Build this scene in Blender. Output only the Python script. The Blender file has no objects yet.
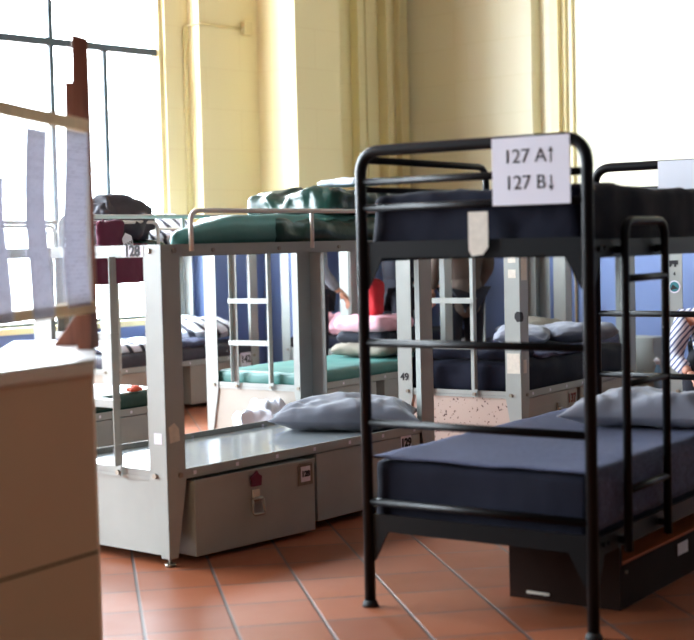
import bpy, bmesh, math, random
from mathutils import Vector, Matrix, noise
S = bpy.context.scene
C = S.collection
R = math.radians
random.seed(7)

# ---------------------------------------------------------------- camera
PITCH, ROLL, EYE = 0.05344, -0.02396, 1.29
cam = bpy.data.cameras.new('camera')
co = bpy.data.objects.new('camera', cam); C.objects.link(co)
cam.sensor_width = 36; cam.lens = 1424.4 / 694 * 36
cam.clip_start = .05; cam.clip_end = 200
co.location = (0, 0, EYE)
co.rotation_euler = (Matrix.Rotation(math.pi/2 - PITCH, 3, 'X') @ Matrix.Rotation(ROLL, 3, 'Z')).to_euler()
cam.dof.use_dof = True; cam.dof.focus_distance = 7.3; cam.dof.aperture_fstop = 2.5
S.camera = co

# ---------------------------------------------------------------- world, daylight, exposure
W = bpy.data.worlds.new('world'); S.world = W; W.use_nodes = True
bg = W.node_tree.nodes['Background']
bg.inputs['Color'].default_value = (.80, .91, 1.0, 1); bg.inputs['Strength'].default_value = 26
S.view_settings.view_transform = 'Standard'; S.view_settings.look = 'None'
S.view_settings.gamma = 1; S.view_settings.use_curve_mapping = False
S.view_settings.exposure = 0.7
S.cycles.max_bounces = 10; S.cycles.diffuse_bounces = 6; S.cycles.transparent_max_bounces = 16
S.cycles.caustics_reflective = False; S.cycles.caustics_refractive = False
WA = R(47)                                        # direction of the window wall
WU = Vector((math.cos(WA), math.sin(WA), 0)); WN = Vector((-math.sin(WA), math.cos(WA), 0))
WB, WC, WH = 9.7, 11.42, 5.4                      # window wall distance, far wall distance, ceiling height
WINS = [(4.9, 8.15), (1.3, 4.4), (-2.3, .8)]      # windows along the wall
SILL, HEAD = .68, 5.1
for a0, a1 in WINS:                               # daylight portals in the window openings
    l = bpy.data.lights.new('daylight_portal', 'AREA'); l.shape = 'RECTANGLE'
    l.size = a1-a0; l.size_y = HEAD-SILL; l.cycles.is_portal = True
    o = bpy.data.objects.new('daylight_portal', l); C.objects.link(o)
    o.location = WU*((a0+a1)/2) + WN*(WB+.21) + Vector((0, 0, (SILL+HEAD)/2))
    o.rotation_euler = (R(-90), 0, WA)            # faces into the room

# ---------------------------------------------------------------- materials
def lin(c):
    return tuple(((v/255)/12.92 if v/255 <= .04045 else ((v/255+.055)/1.055)**2.4) for v in c) + (1,)
def mat(name, rgb, rough=.6, metal=0, spec=.5, var=0, scale=8, bump=0, bscale=60, sheen=0, coat=0, stretch=None):
    m = bpy.data.materials.new(name); m.use_nodes = True
    nt = m.node_tree; b = nt.nodes['Principled BSDF']
    c = lin(rgb)
    b.inputs['Roughness'].default_value = rough; b.inputs['Metallic'].default_value = metal
    b.inputs['Specular IOR Level'].default_value = spec
    b.inputs['Sheen Weight'].default_value = sheen; b.inputs['Coat Weight'].default_value = coat
    tc = nt.nodes.new('ShaderNodeTexCoord')
    mp = nt.nodes.new('ShaderNodeMapping'); nt.links.new(tc.outputs['Object'], mp.inputs[0])
    if stretch: mp.inputs['Scale'].default_value = stretch
    n = nt.nodes.new('ShaderNodeTexNoise'); n.inputs['Scale'].default_value = scale; n.inputs['Detail'].default_value = 5
    nt.links.new(mp.outputs[0], n.inputs['Vector'])
    r = nt.nodes.new('ShaderNodeValToRGB')
    r.color_ramp.elements[0].position = .3; r.color_ramp.elements[1].position = .7
    r.color_ramp.elements[0].color = tuple(v*(1-var) for v in c[:3])+(1,)
    r.color_ramp.elements[1].color = tuple(min(1, v*(1+var)) for v in c[:3])+(1,)
    nt.links.new(n.outputs['Fac'], r.inputs[0]); nt.links.new(r.outputs[0], b.inputs['Base Color'])
    if bump:
        n2 = nt.nodes.new('ShaderNodeTexNoise'); n2.inputs['Scale'].default_value = bscale; n2.inputs['Detail'].default_value = 3
        nt.links.new(mp.outputs[0], n2.inputs['Vector'])
        bp = nt.nodes.new('ShaderNodeBump'); bp.inputs['Strength'].default_value = bump; bp.inputs['Distance'].default_value = .01
        nt.links.new(n2.outputs['Fac'], bp.inputs['Height']); nt.links.new(bp.outputs[0], b.inputs['Normal'])
    return m
M = dict(
    grey=mat('grey_enamel', (156, 160, 156), .42, var=.06, scale=5, bump=.04, bscale=25),
    cream=mat('cream_panel', (156, 148, 138), .55, var=.05, scale=5),
    plat=mat('glossy_platform', (190, 196, 200), .12, metal=.6, var=.05, scale=3, bump=.05, bscale=6),
    bolt=mat('worn_steel', (150, 142, 130), .35, metal=.8),
    tube=mat('guard_tube', (226, 226, 222), .4, metal=.1),
    black=mat('black_enamel', (10, 10, 12), .42, spec=.2, var=.1, scale=9),
    rubber=mat('black_rubber', (22, 22, 22), .7),
    navy=mat('navy_fabric', (14, 16, 34), .85, spec=.2, sheen=.03, var=.12, scale=6, bump=.25, bscale=14),
    bluegrey=mat('blue_grey_blanket', (80, 85, 112), .95, spec=.2, sheen=.1, var=.28, scale=45, bump=.8, bscale=120, stretch=(1, 5, 1)),
    valance=mat('charcoal_blanket_edge', (60, 60, 66), .95, sheen=.05, var=.1, scale=40),
    pillow=mat('grey_pillowcase', (96, 98, 109), .9, sheen=.2, var=.04, scale=6, bump=.3, bscale=16),
    pillow2=mat('pale_grey_pillowcase', (134, 135, 147), .9, sheen=.2, var=.04, bump=.3, bscale=16),
    green=mat('green_vinyl', (62, 114, 108), .45, var=.1, scale=5, bump=.3, bscale=9),
    dgreen=mat('dark_green_vinyl', (18, 60, 50), .3, var=.15, scale=6, bump=.6, bscale=12),
    white=mat('white_cloth', (215, 220, 232), .9, var=.06, scale=10, bump=.4, bscale=14),
    paper=mat('white_paper', (226, 224, 234), .8),
    ink=mat('dark_ink', (38, 36, 40), .8),
    redink=mat('red_brown_ink', (120, 40, 32), .8),
    tape=mat('masking_tape', (214, 206, 192), .7, var=.08, scale=40),
    tan=mat('tan_laminate', (224, 192, 150), .6, var=.03, scale=2),
    counter=mat('white_countertop', (226, 226, 226), .3),
    edge=mat('beige_counter_edge', (242, 228, 200), .5),
    wood=mat('reddish_wood', (130, 78, 58), .55, var=.25, scale=5, stretch=(12, 12, 1)),
    pine=mat('pale_pine', (222, 192, 142), .55, var=.1, scale=5, stretch=(10, 10, 1)),
    sash=mat('dark_steel_sash', (74, 88, 96), .5),
    maroon=mat('maroon_fabric', (92, 22, 52), .8, var=.15, bump=.4, bscale=18),
    jacket=mat('charcoal_jacket', (52, 50, 60), .6, var=.3, scale=9, bump=.6, bscale=14),
    wbox=mat('dark_brown_board', (38, 20, 12), .65, spec=.1, var=.15, scale=6),
    owood=mat('orange_wood', (176, 84, 36), .55, var=.15, scale=6, stretch=(1, 8, 1)),
    skin=mat('skin', (205, 150, 128), .55, var=.04),
    hair=mat('dark_hair', (40, 30, 26), .6),
    brown=mat('brown_jacket_cloth', (92, 78, 70), .85, var=.1, bump=.3, bscale=20),
    darkcl=mat('dark_cloth', (24, 26, 38), .9),
    greycl=mat('grey_cloth', (120, 124, 134), .9, var=.15, scale=20),
    red=mat('red_cloth', (180, 24, 34), .8),
    pink=mat('pink_cloth', (214, 160, 172), .9, var=.1, bump=.4, bscale=15),
    khaki=mat('khaki_cloth', (120, 112, 100), .9, var=.15, bump=.4, bscale=15),
    orange=mat('orange_plastic', (225, 90, 60), .5),
    bottle=mat('pale_blue_plastic', (120, 160, 190), .35),
    shoe=mat('shoe_leather', (28, 24, 24), .5),
    conduit=mat('painted_conduit', (226, 212, 160), .5),
    teal=mat('teal_sticker', (40, 120, 130), .5),
)
def wall_material(name, c1=(242, 231, 186), c2=(241, 229, 183), c3=(237, 224, 177)):
    # blue wainscot below, yellow block wall above: paint that follows height
    m = bpy.data.materials.new(name); m.use_nodes = True; nt = m.node_tree; b = nt.nodes['Principled BSDF']
    tc = nt.nodes.new('ShaderNodeTexCoord'); sp = nt.nodes.new('ShaderNodeSeparateXYZ'); nt.links.new(tc.outputs['Object'], sp.inputs[0])
    add = nt.nodes.new('ShaderNodeMath'); add.operation = 'ADD'
    nt.links.new(sp.outputs['X'], add.inputs[0]); nt.links.new(sp.outputs['Y'], add.inputs[1])
    cb = nt.nodes.new('ShaderNodeCombineXYZ'); nt.links.new(add.outputs[0], cb.inputs['X']); nt.links.new(sp.outputs['Z'], cb.inputs['Y'])
    br = nt.nodes.new('ShaderNodeTexBrick'); nt.links.new(cb.outputs[0], br.inputs['Vector'])
    br.inputs['Scale'].default_value = 1; br.inputs['Brick Width'].default_value = .82; br.inputs['Row Height'].default_value = .36
    br.inputs['Mortar Size'].default_value = .006; br.inputs['Mortar Smooth'].default_value = .3
    br.inputs['Color1'].default_value = lin(c1); br.inputs['Color2'].default_value = lin(c2)
    br.inputs['Mortar'].default_value = lin(c3)
    n = nt.nodes.new('ShaderNodeTexNoise'); n.inputs['Scale'].default_value = 3; nt.links.new(tc.outputs['Object'], n.inputs['Vector'])
    blue = nt.nodes.new('ShaderNodeMix'); blue.data_type = 'RGBA'
    blue.inputs['A'].default_value = lin((110, 132, 182)); blue.inputs['B'].default_value = lin((118, 140, 190)); nt.links.new(n.outputs['Fac'], blue.inputs['Factor'])
    lt = nt.nodes.new('ShaderNodeMath'); lt.operation = 'LESS_THAN'; lt.inputs[1].default_value = 1.24
    nt.links.new(sp.outputs['Z'], lt.inputs[0])
    mx = nt.nodes.new('ShaderNodeMix'); mx.data_type = 'RGBA'
    nt.links.new(lt.outputs[0], mx.inputs['Factor']); nt.links.new(br.outputs['Color'], mx.inputs['A']); nt.links.new(blue.outputs['Result'], mx.inputs['B'])
    nt.links.new(mx.outputs['Result'], b.inputs['Base Color']); b.inputs['Roughness'].default_value = .6
    return m
M['wall'] = wall_material('painted_block_wall')
M['farwall'] = wall_material('glare_whitened_block_wall', (238, 233, 208), (237, 231, 204), (233, 227, 198))  # same block wall, its colour whitened to stand for the strong daylight there
M['ceil'] = mat('ceiling_paint', (170, 170, 168), .8)
M['plain'] = mat('plain_wall_paint', (72, 74, 78), .8)

TH, TS, U0, V0 = .18167, .30529, .1599, 5.6802
def tile_material():
    m = bpy.data.materials.new('terracotta_tile'); m.use_nodes = True; nt = m.node_tree; b = nt.nodes['Principled BSDF']
    def mt(op, a, v=None, c=None):
        x = nt.nodes.new('ShaderNodeMath'); x.operation = op
        for i, q in enumerate((a, v, c)):
            if q is None: continue
            if isinstance(q, (int, float)): x.inputs[i].default_value = q
            else: nt.links.new(q, x.inputs[i])
        return x.outputs[0]
    tc = nt.nodes.new('ShaderNodeTexCoord'); sp = nt.nodes.new('ShaderNodeSeparateXYZ'); nt.links.new(tc.outputs['Object'], sp.inputs[0])
    X = mt('DIVIDE', mt('SUBTRACT', sp.outputs['X'], U0), TS); Y = mt('DIVIDE', mt('SUBTRACT', sp.outputs['Y'], V0), TS)
    def edge(v): return mt('SUBTRACT', .5, mt('ABSOLUTE', mt('SUBTRACT', mt('FRACT', v), .5)))
    d = mt('MINIMUM', edge(X), edge(Y))
    g = nt.nodes.new('ShaderNodeMapRange'); g.inputs['From Min'].default_value = .014; g.inputs['From Max'].default_value = .024; nt.links.new(d, g.inputs['Value'])
    cb = nt.nodes.new('ShaderNodeCombineXYZ'); nt.links.new(mt('FLOOR', X), cb.inputs['X']); nt.links.new(mt('FLOOR', Y), cb.inputs['Y'])
    wn = nt.nodes.new('ShaderNodeTexWhiteNoise'); wn.noise_dimensions = '3D'; nt.links.new(cb.outputs[0], wn.inputs['Vector'])
    r = nt.nodes.new('ShaderNodeValToRGB'); nt.links.new(wn.outputs['Value'], r.inputs[0])
    e = r.color_ramp.elements; e[0].color = lin((128, 70, 42)); e[1].color = lin((156, 92, 64))
    x = e.new(.5); x.color = lin((142, 80, 50))
    n = nt.nodes.new('ShaderNodeTexNoise'); n.inputs['Scale'].default_value = 5; n.inputs['Detail'].default_value = 6; nt.links.new(tc.outputs['Object'], n.inputs['Vector'])
    n1 = nt.nodes.new('ShaderNodeMix'); n1.data_type = 'RGBA'; n1.blend_type = 'MULTIPLY'; n1.inputs['Factor'].default_value = .45
    nt.links.new(r.outputs[0], n1.inputs['A']); nt.links.new(n.outputs['Color'], n1.inputs['B'])
    rr = nt.nodes.new('ShaderNodeMix'); rr.data_type = 'RGBA'; rr.inputs['A'].default_value = lin((84, 76, 74))
    nt.links.new(g.outputs[0], rr.inputs['Factor']); nt.links.new(r.outputs[0], rr.inputs['B'])
    nt.links.new(rr.outputs['Result'], b.inputs['Base Color'])
    ro = nt.nodes.new('ShaderNodeMapRange'); ro.inputs['To Min'].default_value = .32; ro.inputs['To Max'].default_value = .5; nt.links.new(n.outputs['Fac'], ro.inputs['Value'])
    nt.links.new(ro.outputs[0], b.inputs['Roughness'])
    bp = nt.nodes.new('ShaderNodeBump'); bp.inputs['Strength'].default_value = .5; bp.inputs['Distance'].default_value = .003
    nt.links.new(g.outputs[0], bp.inputs['Height']); nt.links.new(bp.outputs[0], b.inputs['Normal'])
    return m
M['tile'] = tile_material()
def mixed(name, fac, other):
    m = bpy.data.materials.new(name); m.use_nodes = True; nt = m.node_tree; nt.nodes.clear()
    out = nt.nodes.new('ShaderNodeOutputMaterial'); mx = nt.nodes.new('ShaderNodeMixShader'); mx.inputs[0].default_value = fac
    t = nt.nodes.new('ShaderNodeBsdfTransparent'); nt.links.new(t.outputs[0], mx.inputs[1])
    g = nt.nodes.new(other); nt.links.new(g.outputs[0], mx.inputs[2]); nt.links.new(mx.outputs[0], out.inputs[0])
    return m, g
M['glass'], g = mixed('window_glass', .05, 'ShaderNodeBsdfGlossy'); g.inputs['Roughness'].default_value = .02
M['acrylic'], g = mixed('hazy_acrylic', .30, 'ShaderNodeBsdfPrincipled'); g.inputs['Base Color'].default_value = (.85, .88, .93, 1); g.inputs['Roughness'].default_value = .25
def stripes(name, c1, c2, sc, rot=(0, 0, 0), thr=.5):
    m = bpy.data.materials.new(name); m.use_nodes = True; nt = m.node_tree; b = nt.nodes['Principled BSDF']
    tc = nt.nodes.new('ShaderNodeTexCoord'); mp = nt.nodes.new('ShaderNodeMapping'); mp.inputs['Rotation'].default_value = rot
    w = nt.nodes.new('ShaderNodeTexWave'); w.inputs['Scale'].default_value = sc; w.inputs['Distortion'].default_value = 1.2; w.inputs['Detail'].default_value = 1
    r = nt.nodes.new('ShaderNodeValToRGB'); r.color_ramp.elements[0].position = thr; r.color_ramp.elements[1].position = thr+.08
    r.color_ramp.elements[0].color = lin(c1); r.color_ramp.elements[1].color = lin(c2)
    nt.links.new(tc.outputs['Object'], mp.inputs[0]); nt.links.new(mp.outputs[0], w.inputs[0]); nt.links.new(w.outputs['Fac'], r.inputs[0])
    nt.links.new(r.outputs[0], b.inputs['Base Color']); b.inputs['Roughness'].default_value = .9
    return m
M['stripe'] = stripes('striped_shirt', (226, 228, 240), (96, 104, 142), 12, (0, R(40), 0), .62)
M['print'] = stripes('black_and_white_print', (226, 228, 238), (50, 50, 62), 3.2, (R(30), R(25), R(40)), .72)
def speckle():
    m = bpy.data.materials.new('speckled_cream_panel'); m.use_nodes = True; nt = m.node_tree; b = nt.nodes['Principled BSDF']
    tc = nt.nodes.new('ShaderNodeTexCoord'); v = nt.nodes.new('ShaderNodeTexNoise'); v.inputs['Scale'].default_value = 48; v.inputs['Detail'].default_value = 2
    nt.links.new(tc.outputs['Object'], v.inputs['Vector'])
    r = nt.nodes.new('ShaderNodeValToRGB'); r.color_ramp.elements[0].position = .335; r.color_ramp.elements[1].position = .36
    r.color_ramp.elements[0].color = lin((70, 40, 36)); r.color_ramp.elements[1].color = lin((184, 162, 150))
    nt.links.new(v.outputs['Fac'], r.inputs[0]); nt.links.new(r.outputs[0], b.inputs['Base Color']); b.inputs['Roughness'].default_value = .5
    return m
M['speckle'] = speckle()
def printed():
    m = bpy.data.materials.new('printed_sheet'); m.use_nodes = True; nt = m.node_tree; b = nt.nodes['Principled BSDF']
    tc = nt.nodes.new('ShaderNodeTexCoord'); sp = nt.nodes.new('ShaderNodeSeparateXYZ'); nt.links.new(tc.outputs['Object'], sp.inputs[0])
    w = nt.nodes.new('ShaderNodeTexBrick'); w.inputs['Scale'].default_value = 1; w.inputs['Brick Width'].default_value = .05; w.inputs['Row Height'].default_value = .012; w.inputs['Mortar Size'].default_value = .003
    cb = nt.nodes.new('ShaderNodeCombineXYZ'); nt.links.new(sp.outputs['X'], cb.inputs['X']); nt.links.new(sp.outputs['Z'], cb.inputs['Y']); nt.links.new(cb.outputs[0], w.inputs['Vector'])
    w.inputs['Color1'].default_value = lin((170, 168, 178)); w.inputs['Color2'].default_value = lin((196, 195, 204)); w.inputs['Mortar'].default_value = lin((224, 224, 232))
    nt.links.new(w.outputs['Color'], b.inputs['Base Color']); b.inputs['Roughness'].default_value = .8
    return m
M['printed'] = printed()
def thin_sheet():
    m = M['printed'].copy(); m.name = 'backlit_printed_sheet'; nt = m.node_tree; b = nt.nodes['Principled BSDF']
    tr = nt.nodes.new('ShaderNodeBsdfTranslucent'); mx = nt.nodes.new('ShaderNodeMixShader'); mx.inputs[0].default_value = .5
    nt.links.new(nt.nodes['Brick Texture'].outputs['Color'], tr.inputs['Color'])
    nt.links.new(b.outputs[0], mx.inputs[1]); nt.links.new(tr.outputs[0], mx.inputs[2]); nt.links.new(mx.outputs[0], nt.nodes['Material Output'].inputs[0])
    return m
M['thin'] = thin_sheet()

# ---------------------------------------------------------------- helpers
def link(o, parent=None):
    C.objects.link(o)
    if parent is not None: o.parent = parent
    return o
def tag(o, label=None, cat=None, group=None, kind=None):
    for k, v in (('label', label), ('category', cat), ('group', group), ('kind', kind)):
        if v: o[k] = v
    return o
def empty(name, loc, rz=0, label=None, cat=None, group=None):
    o = link(bpy.data.objects.new(name, None)); o.location = loc; o.rotation_euler.z = rz
    o.empty_display_size = .1
    return tag(o, label, cat, group)
class MB:
    def __init__(s): s.v = []; s.f = []; s.sm = []
    def add(s, vs, fs, smooth=False):
        k = len(s.v); s.v += [tuple(v) for v in vs]; s.f += [[i+k for i in f] for f in fs]; s.sm += [smooth]*len(fs); return s
    def box(s, x0, x1, y0, y1, z0, z1, mtx=None):
        x0, x1 = min(x0, x1), max(x0, x1); y0, y1 = min(y0, y1), max(y0, y1); z0, z1 = min(z0, z1), max(z0, z1)
        vs = [Vector((x, y, z)) for z in (z0, z1) for y in (y0, y1) for x in (x0, x1)]
        if mtx: vs = [mtx @ v for v in vs]
        return s.add(vs, [(0, 2, 3, 1), (4, 5, 7, 6), (0, 1, 5, 4), (2, 6, 7, 3), (0, 4, 6, 2), (1, 3, 7, 5)])
    def prism(s, pts, axis, a, b):
        # polygon pts extruded from a to b along axis; pts are the two other coordinates in order
        def mk(p, t):
            return {'x': (t, p[0], p[1]), 'y': (p[0], t, p[1]), 'z': (p[0], p[1], t)}[axis]
        n = len(pts); vs = [mk(p, a) for p in pts] + [mk(p, b) for p in pts]
        fs = [list(range(n))[::-1], list(range(n, 2*n))] + [(i, (i+1) % n, n+(i+1) % n, n+i) for i in range(n)]
        return s.add(vs, fs)
    def tube(s, pts, r, seg=12, radii=None, caps=True):
        pts = [Vector(p) for p in pts]; n = len(pts); vs = []; fs = []
        T = [((pts[min(i+1, n-1)]-pts[max(i-1, 0)]).normalized()) for i in range(n)]
        up = Vector((0, 0, 1)) if abs(T[0].z) < .9 else Vector((1, 0, 0))
        N = T[0].cross(up).normalized()
        for i in range(n):
            N = (N - T[i]*N.dot(T[i])).normalized(); B = T[i].cross(N)
            rr = radii[i] if radii else r
            for k in range(seg):
                a = 2*math.pi*k/seg; vs.append(pts[i] + (N*math.cos(a)+B*math.sin(a))*rr)
        for i in range(n-1):
            for k in range(seg):
                fs.append((i*seg+k, i*seg+(k+1) % seg, (i+1)*seg+(k+1) % seg, (i+1)*seg+k))
        s.add(vs, fs, True)
        if caps:
            k = len(s.v)-len(vs); s.f += [[k+i for i in range(seg)][::-1], [k+(n-1)*seg+i for i in range(seg)]]; s.sm += [False, False]
        return s
    def build(s, name, material, parent=None, bevel=0, loc=None, rz=None):
        me = bpy.data.meshes.new(name); me.from_pydata(s.v, [], s.f)
        for p, q in zip(me.polygons, s.sm): p.use_smooth = q
        bm = bmesh.new(); bm.from_mesh(me); bmesh.ops.recalc_face_normals(bm, faces=bm.faces); bm.to_mesh(me); bm.free()
        me.materials.append(M[material] if isinstance(material, str) else material)
        o = link(bpy.data.objects.new(name, me), parent)
        if loc is not None: o.location = loc
        if rz is not None: o.rotation_euler.z = rz
        if bevel:
            b = o.modifiers.new('bevel', 'BEVEL'); b.width = bevel; b.segments = 2; b.limit_method = 'ANGLE'
        return o
def arc(p0, c, p1, n=6):
    # quadratic rounding of a corner
    p0, c, p1 = Vector(p0), Vector(c), Vector(p1)
    return [p0*(1-t)**2 + c*2*t*(1-t) + p1*t*t for t in [i/n for i in range(n+1)]]
def rounded(pts, r, n=6):
    pts = [Vector(p) for p in pts]; out = [pts[0]]
    for i in range(1, len(pts)-1):
        a, c, b = pts[i-1], pts[i], pts[i+1]
        ra = min(r, (a-c).length*.49); rb = min(r, (b-c).length*.49)
        out += arc(c+(a-c).normalized()*ra, c, c+(b-c).normalized()*rb, n)
    return out + [pts[-1]]
def nvec(q):
    return Vector((noise.noise(q+Vector((17.3, 0, 0))), noise.noise(q+Vector((0, 31.7, 0))), noise.noise(q+Vector((0, 0, 53.1)))))
def soft(name, material, parent, sx, sy, sz, base=(0, 0, 0), rz=0, amp=.01, freq=5, seed=0, n=(28, 16, 6), sq=.12, dome=0, pinch=0, sag=None):
    # soft rounded slab (mattress, cushion, blanket) standing on z = base.z
    mb = MB(); nx, ny, nz = n; vs = []; idx = {}
    def pt(i, j, k):
        key = (i, j, k)
        if key in idx: return idx[key]
        u, v, w = 2*i/nx-1, 2*j/ny-1, 2*k/nz-1
        x, y, z = u*sx/2, v*sy/2, w*sz/2
        # round edges: move into rounded box
        r = sq
        hx, hy, hz = sx/2, sy/2, sz/2; rr = min(r, hx, hy, hz)
        cx, cy, cz = [max(-h+rr, min(h-rr, q)) for q, h in ((x, hx), (y, hy), (z, hz))]
        d = Vector((x-cx, y-cy, z-cz))
        if d.length > 1e-9: d = d.normalized()*rr
        p = Vector((cx, cy, cz)) + d
        if dome: p.z *= (1-abs(u)**2.6*dome)*(1-abs(v)**2.6*dome)
        if pinch:
            e = (1-abs(v)**2*pinch*(.4+.6*abs(u)**2)); p.x *= 1 - pinch*.5*(1-abs(v)**2)*abs(u)*.3; p.y *= 1 - pinch*.5*(1-abs(u)**2)*.3
        q = p*freq + Vector((seed*3.7, seed*1.3, seed*5.1))
        nn = nvec(q)*amp + nvec(q*2.7)*amp*.45
        if w <= -.99: nn.z = abs(nn.z)*.2
        p += nn
        if sag: p.z += sag(u, v, w)
        p.z += sz/2
        idx[key] = len(vs); vs.append(p); return idx[key]
    fs = []
    for i in range(nx):
        for j in range(ny):
            fs.append((pt(i, j, 0), pt(i, j+1, 0), pt(i+1, j+1, 0), pt(i+1, j, 0)))
            fs.append((pt(i, j, nz), pt(i+1, j, nz), pt(i+1, j+1, nz), pt(i, j+1, nz)))
    for i in range(nx):
        for k in range(nz):
            fs.append((pt(i, 0, k), pt(i+1, 0, k), pt(i+1, 0, k+1), pt(i, 0, k+1)))
            fs.append((pt(i, ny, k), pt(i, ny, k+1), pt(i+1, ny, k+1), pt(i+1, ny, k)))
    for j in range(ny):
        for k in range(nz):
            fs.append((pt(0, j, k), pt(0, j, k+1), pt(0, j+1, k+1), pt(0, j+1, k)))
            fs.append((pt(nx, j, k), pt(nx, j+1, k), pt(nx, j+1, k+1), pt(nx, j, k+1)))
    mb.add(vs, fs, True)
    o = mb.build(name, material, parent, loc=base, rz=rz)
    return o
def text_obj(txt, size, material, parent, mtx, name='number', bold=.0, depth=.0006, align='CENTER'):
    cu = bpy.data.curves.new('t', 'FONT'); cu.body = txt; cu.size = size; cu.extrude = depth; cu.offset = bold
    cu.align_x = align; cu.align_y = 'CENTER'
    t = bpy.data.objects.new('t', cu); C.objects.link(t)
    dg = bpy.context.evaluated_depsgraph_get(); dg.update()
    me = bpy.data.meshes.new_from_object(t.evaluated_get(dg)); C.objects.unlink(t); bpy.data.objects.remove(t)
    me.materials.clear(); me.materials.append(M[material])
    o = link(bpy.data.objects.new(name, me), parent); o.matrix_local = mtx
    return o
def frame_mtx(origin, xdir, ydir):
    x = Vector(xdir).normalized(); y = Vector(ydir).normalized(); z = x.cross(y)
    m = Matrix((x, y, z)).transposed().to_4x4(); m.translation = Vector(origin); return m
def SIDE(x, z, y=-.001): return frame_mtx((x, y, z), (1, 0, 0), (0, 0, 1))       # faces -y
def END(y, z, x=-.001): return frame_mtx((x, y, z), (0, -1, 0), (0, 0, 1))       # faces -x

# ---------------------------------------------------------------- the room
def struct(o): o['kind'] = 'structure'; return o
fl = MB().box(-14, 16, -8, 22, -.1, 0).build('floor', 'tile', rz=TH); struct(fl)
# trimmed to the room by using the room's own frame for the walls
AL, AR, BL = -6.0, WC, -6.0
mb = MB().box(AL-.3, AR+.3, BL-.3, WB+.5, WH, WH+.2); struct(mb.build('ceiling', 'ceil', rz=WA))
mb = MB()
mb.box(AL, AR, WB, WB+.2, 0, SILL).box(AL, AR, WB, WB+.2, HEAD, WH)
edges = [AL] + [e for w in sorted(WINS) for e in w] + [AR]
for i in range(0, len(edges), 2): mb.box(edges[i], edges[i+1], WB, WB+.2, SILL, HEAD)
struct(mb.build('wall_window', 'wall', rz=WA))
mb = MB().box(AR, AR+.3, BL, WB+.2, 0, WH); struct(mb.build('wall_far', 'farwall', rz=WA))
mb = MB().box(AL-.3, AL, BL, WB+.2, 0, WH); struct(mb.build('wall_left', 'plain', rz=WA))
mb = MB().box(AL, AR, BL-.3, BL, 0, WH); struct(mb.build('wall_back', 'plain', rz=WA))
def onwall(px, b=WB):                 # position along the window wall seen at image column px
    r = (px-347)/1424.4; d = b/(-math.sin(WA)*r+math.cos(WA)); return d*(math.cos(WA)*r+math.sin(WA))
def onfar(px, a=WC):
    r = (px-347)/1424.4; d = a/(math.cos(WA)*r+math.sin(WA)); return d*(-math.sin(WA)*r+math.cos(WA))
# pilasters and columns
a0 = onwall(196); p = .149; a1 = onwall(265, WB-p)
struct(MB().box(a0, a1, WB-p, WB, 0, WH).build('wall_pilaster', 'wall', rz=WA))
p2 = .633; a2 = a1; a3 = onwall(346, WB-p2)
struct(MB().box(a2, a3, WB-p2, WB, 0, WH).build('wall_column', 'wall', rz=WA))
mb = MB()
for px, w, q in ((357, .10, .10), (368, .16, .06), (384, .08, .12), (401, .12, .07)):
    a = onwall(px); mb.box(a, a+w, WB-q, WB, 0, WH)
struct(mb.build('trim_1', 'wall', rz=WA))
b0, b1 = onfar(469), onfar(536, WC-.14)
struct(MB().box(WC-.14, WC, b1, b0, 0, WH).build('wall_pier', 'farwall', rz=WA))
b2 = onfar(566)
struct(MB().box(WC-.06, WC, b2, b2+.09, 0, WH).build('trim_2', 'wall', rz=WA))
# window sashes
for i, (w0, w1) in enumerate(WINS):
    o = MB()
    for z in (SILL, HEAD): o.box(w0, w1, WB+.04, WB+.12, z-.03, z+.03)
    zt = 3.0; o.box(w0, w1, WB+.05, WB+.11, zt-.03, zt+.03)
    o.box(w1-1.155-.022, w1-1.155+.022, WB+.06, WB+.10, SILL, HEAD)
    o.box(w1-.61-.022, w1-.61+.022, WB+.06, WB+.10, SILL, zt)
    o.box(w1-2.3-.022, w1-2.3+.022, WB+.06, WB+.10, SILL, HEAD)
    wi = struct(o.build('window_%d' % (i+1), 'sash', rz=WA))
    for x, d_ in ((w0, 1), (w1, -1)): MB().box(x, x+d_*.05, WB+.03, WB+.13, SILL, HEAD).build('jamb', 'conduit', wi)
    MB().box(w0, w1, WB+.075, WB+.085, SILL, HEAD).build('pane', 'glass', wi)
    MB().box(w0-.05, w1+.05, WB-.06, WB+.2, SILL-.05, SILL+.001).build('sill', 'conduit', wi)
struct(MB().box(WC-.02, WC, BL, WB, 0, .12).build('baseboard_far', 'wall', rz=WA))
# electrical conduit with junction box
cd = empty('electrical_conduit', WU*onwall(191)+WN*WB, WA, 'thin cream conduit rising beside the tall window to a small box', 'conduit')
zc = 1.29 + (247.5-23)*12.5/1424
q0 = onwall(191)
dx = a0 - q0
MB().tube(rounded([(0, -.012, 1.3), (0, -.012, zc-.02), (dx-.012, -.02, zc), (dx-.014, -p-.012, zc), (dx+.52, -p-.012, zc)], .06), .011, 8).build('pipe', 'conduit', cd)
MB().box(dx+.50, dx+.60, -p-.06, -p, zc-.06, zc+.06).build('junction_box', 'conduit', cd, bevel=.008)
for j, px in enumerate((571, 578)):
    b = onfar(px)
    o = MB().tube([(WC-.02, b, .13), (WC-.02, b, WH)], .015-.004*j, 8).build('wall_pipe', 'conduit', rz=WA)
    tag(o, ['left one of two thin vertical pipes on the pale wall above the black bunk', 'right one of two thin vertical pipes on the pale wall above the black bunk'][j], 'pipe')

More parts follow.
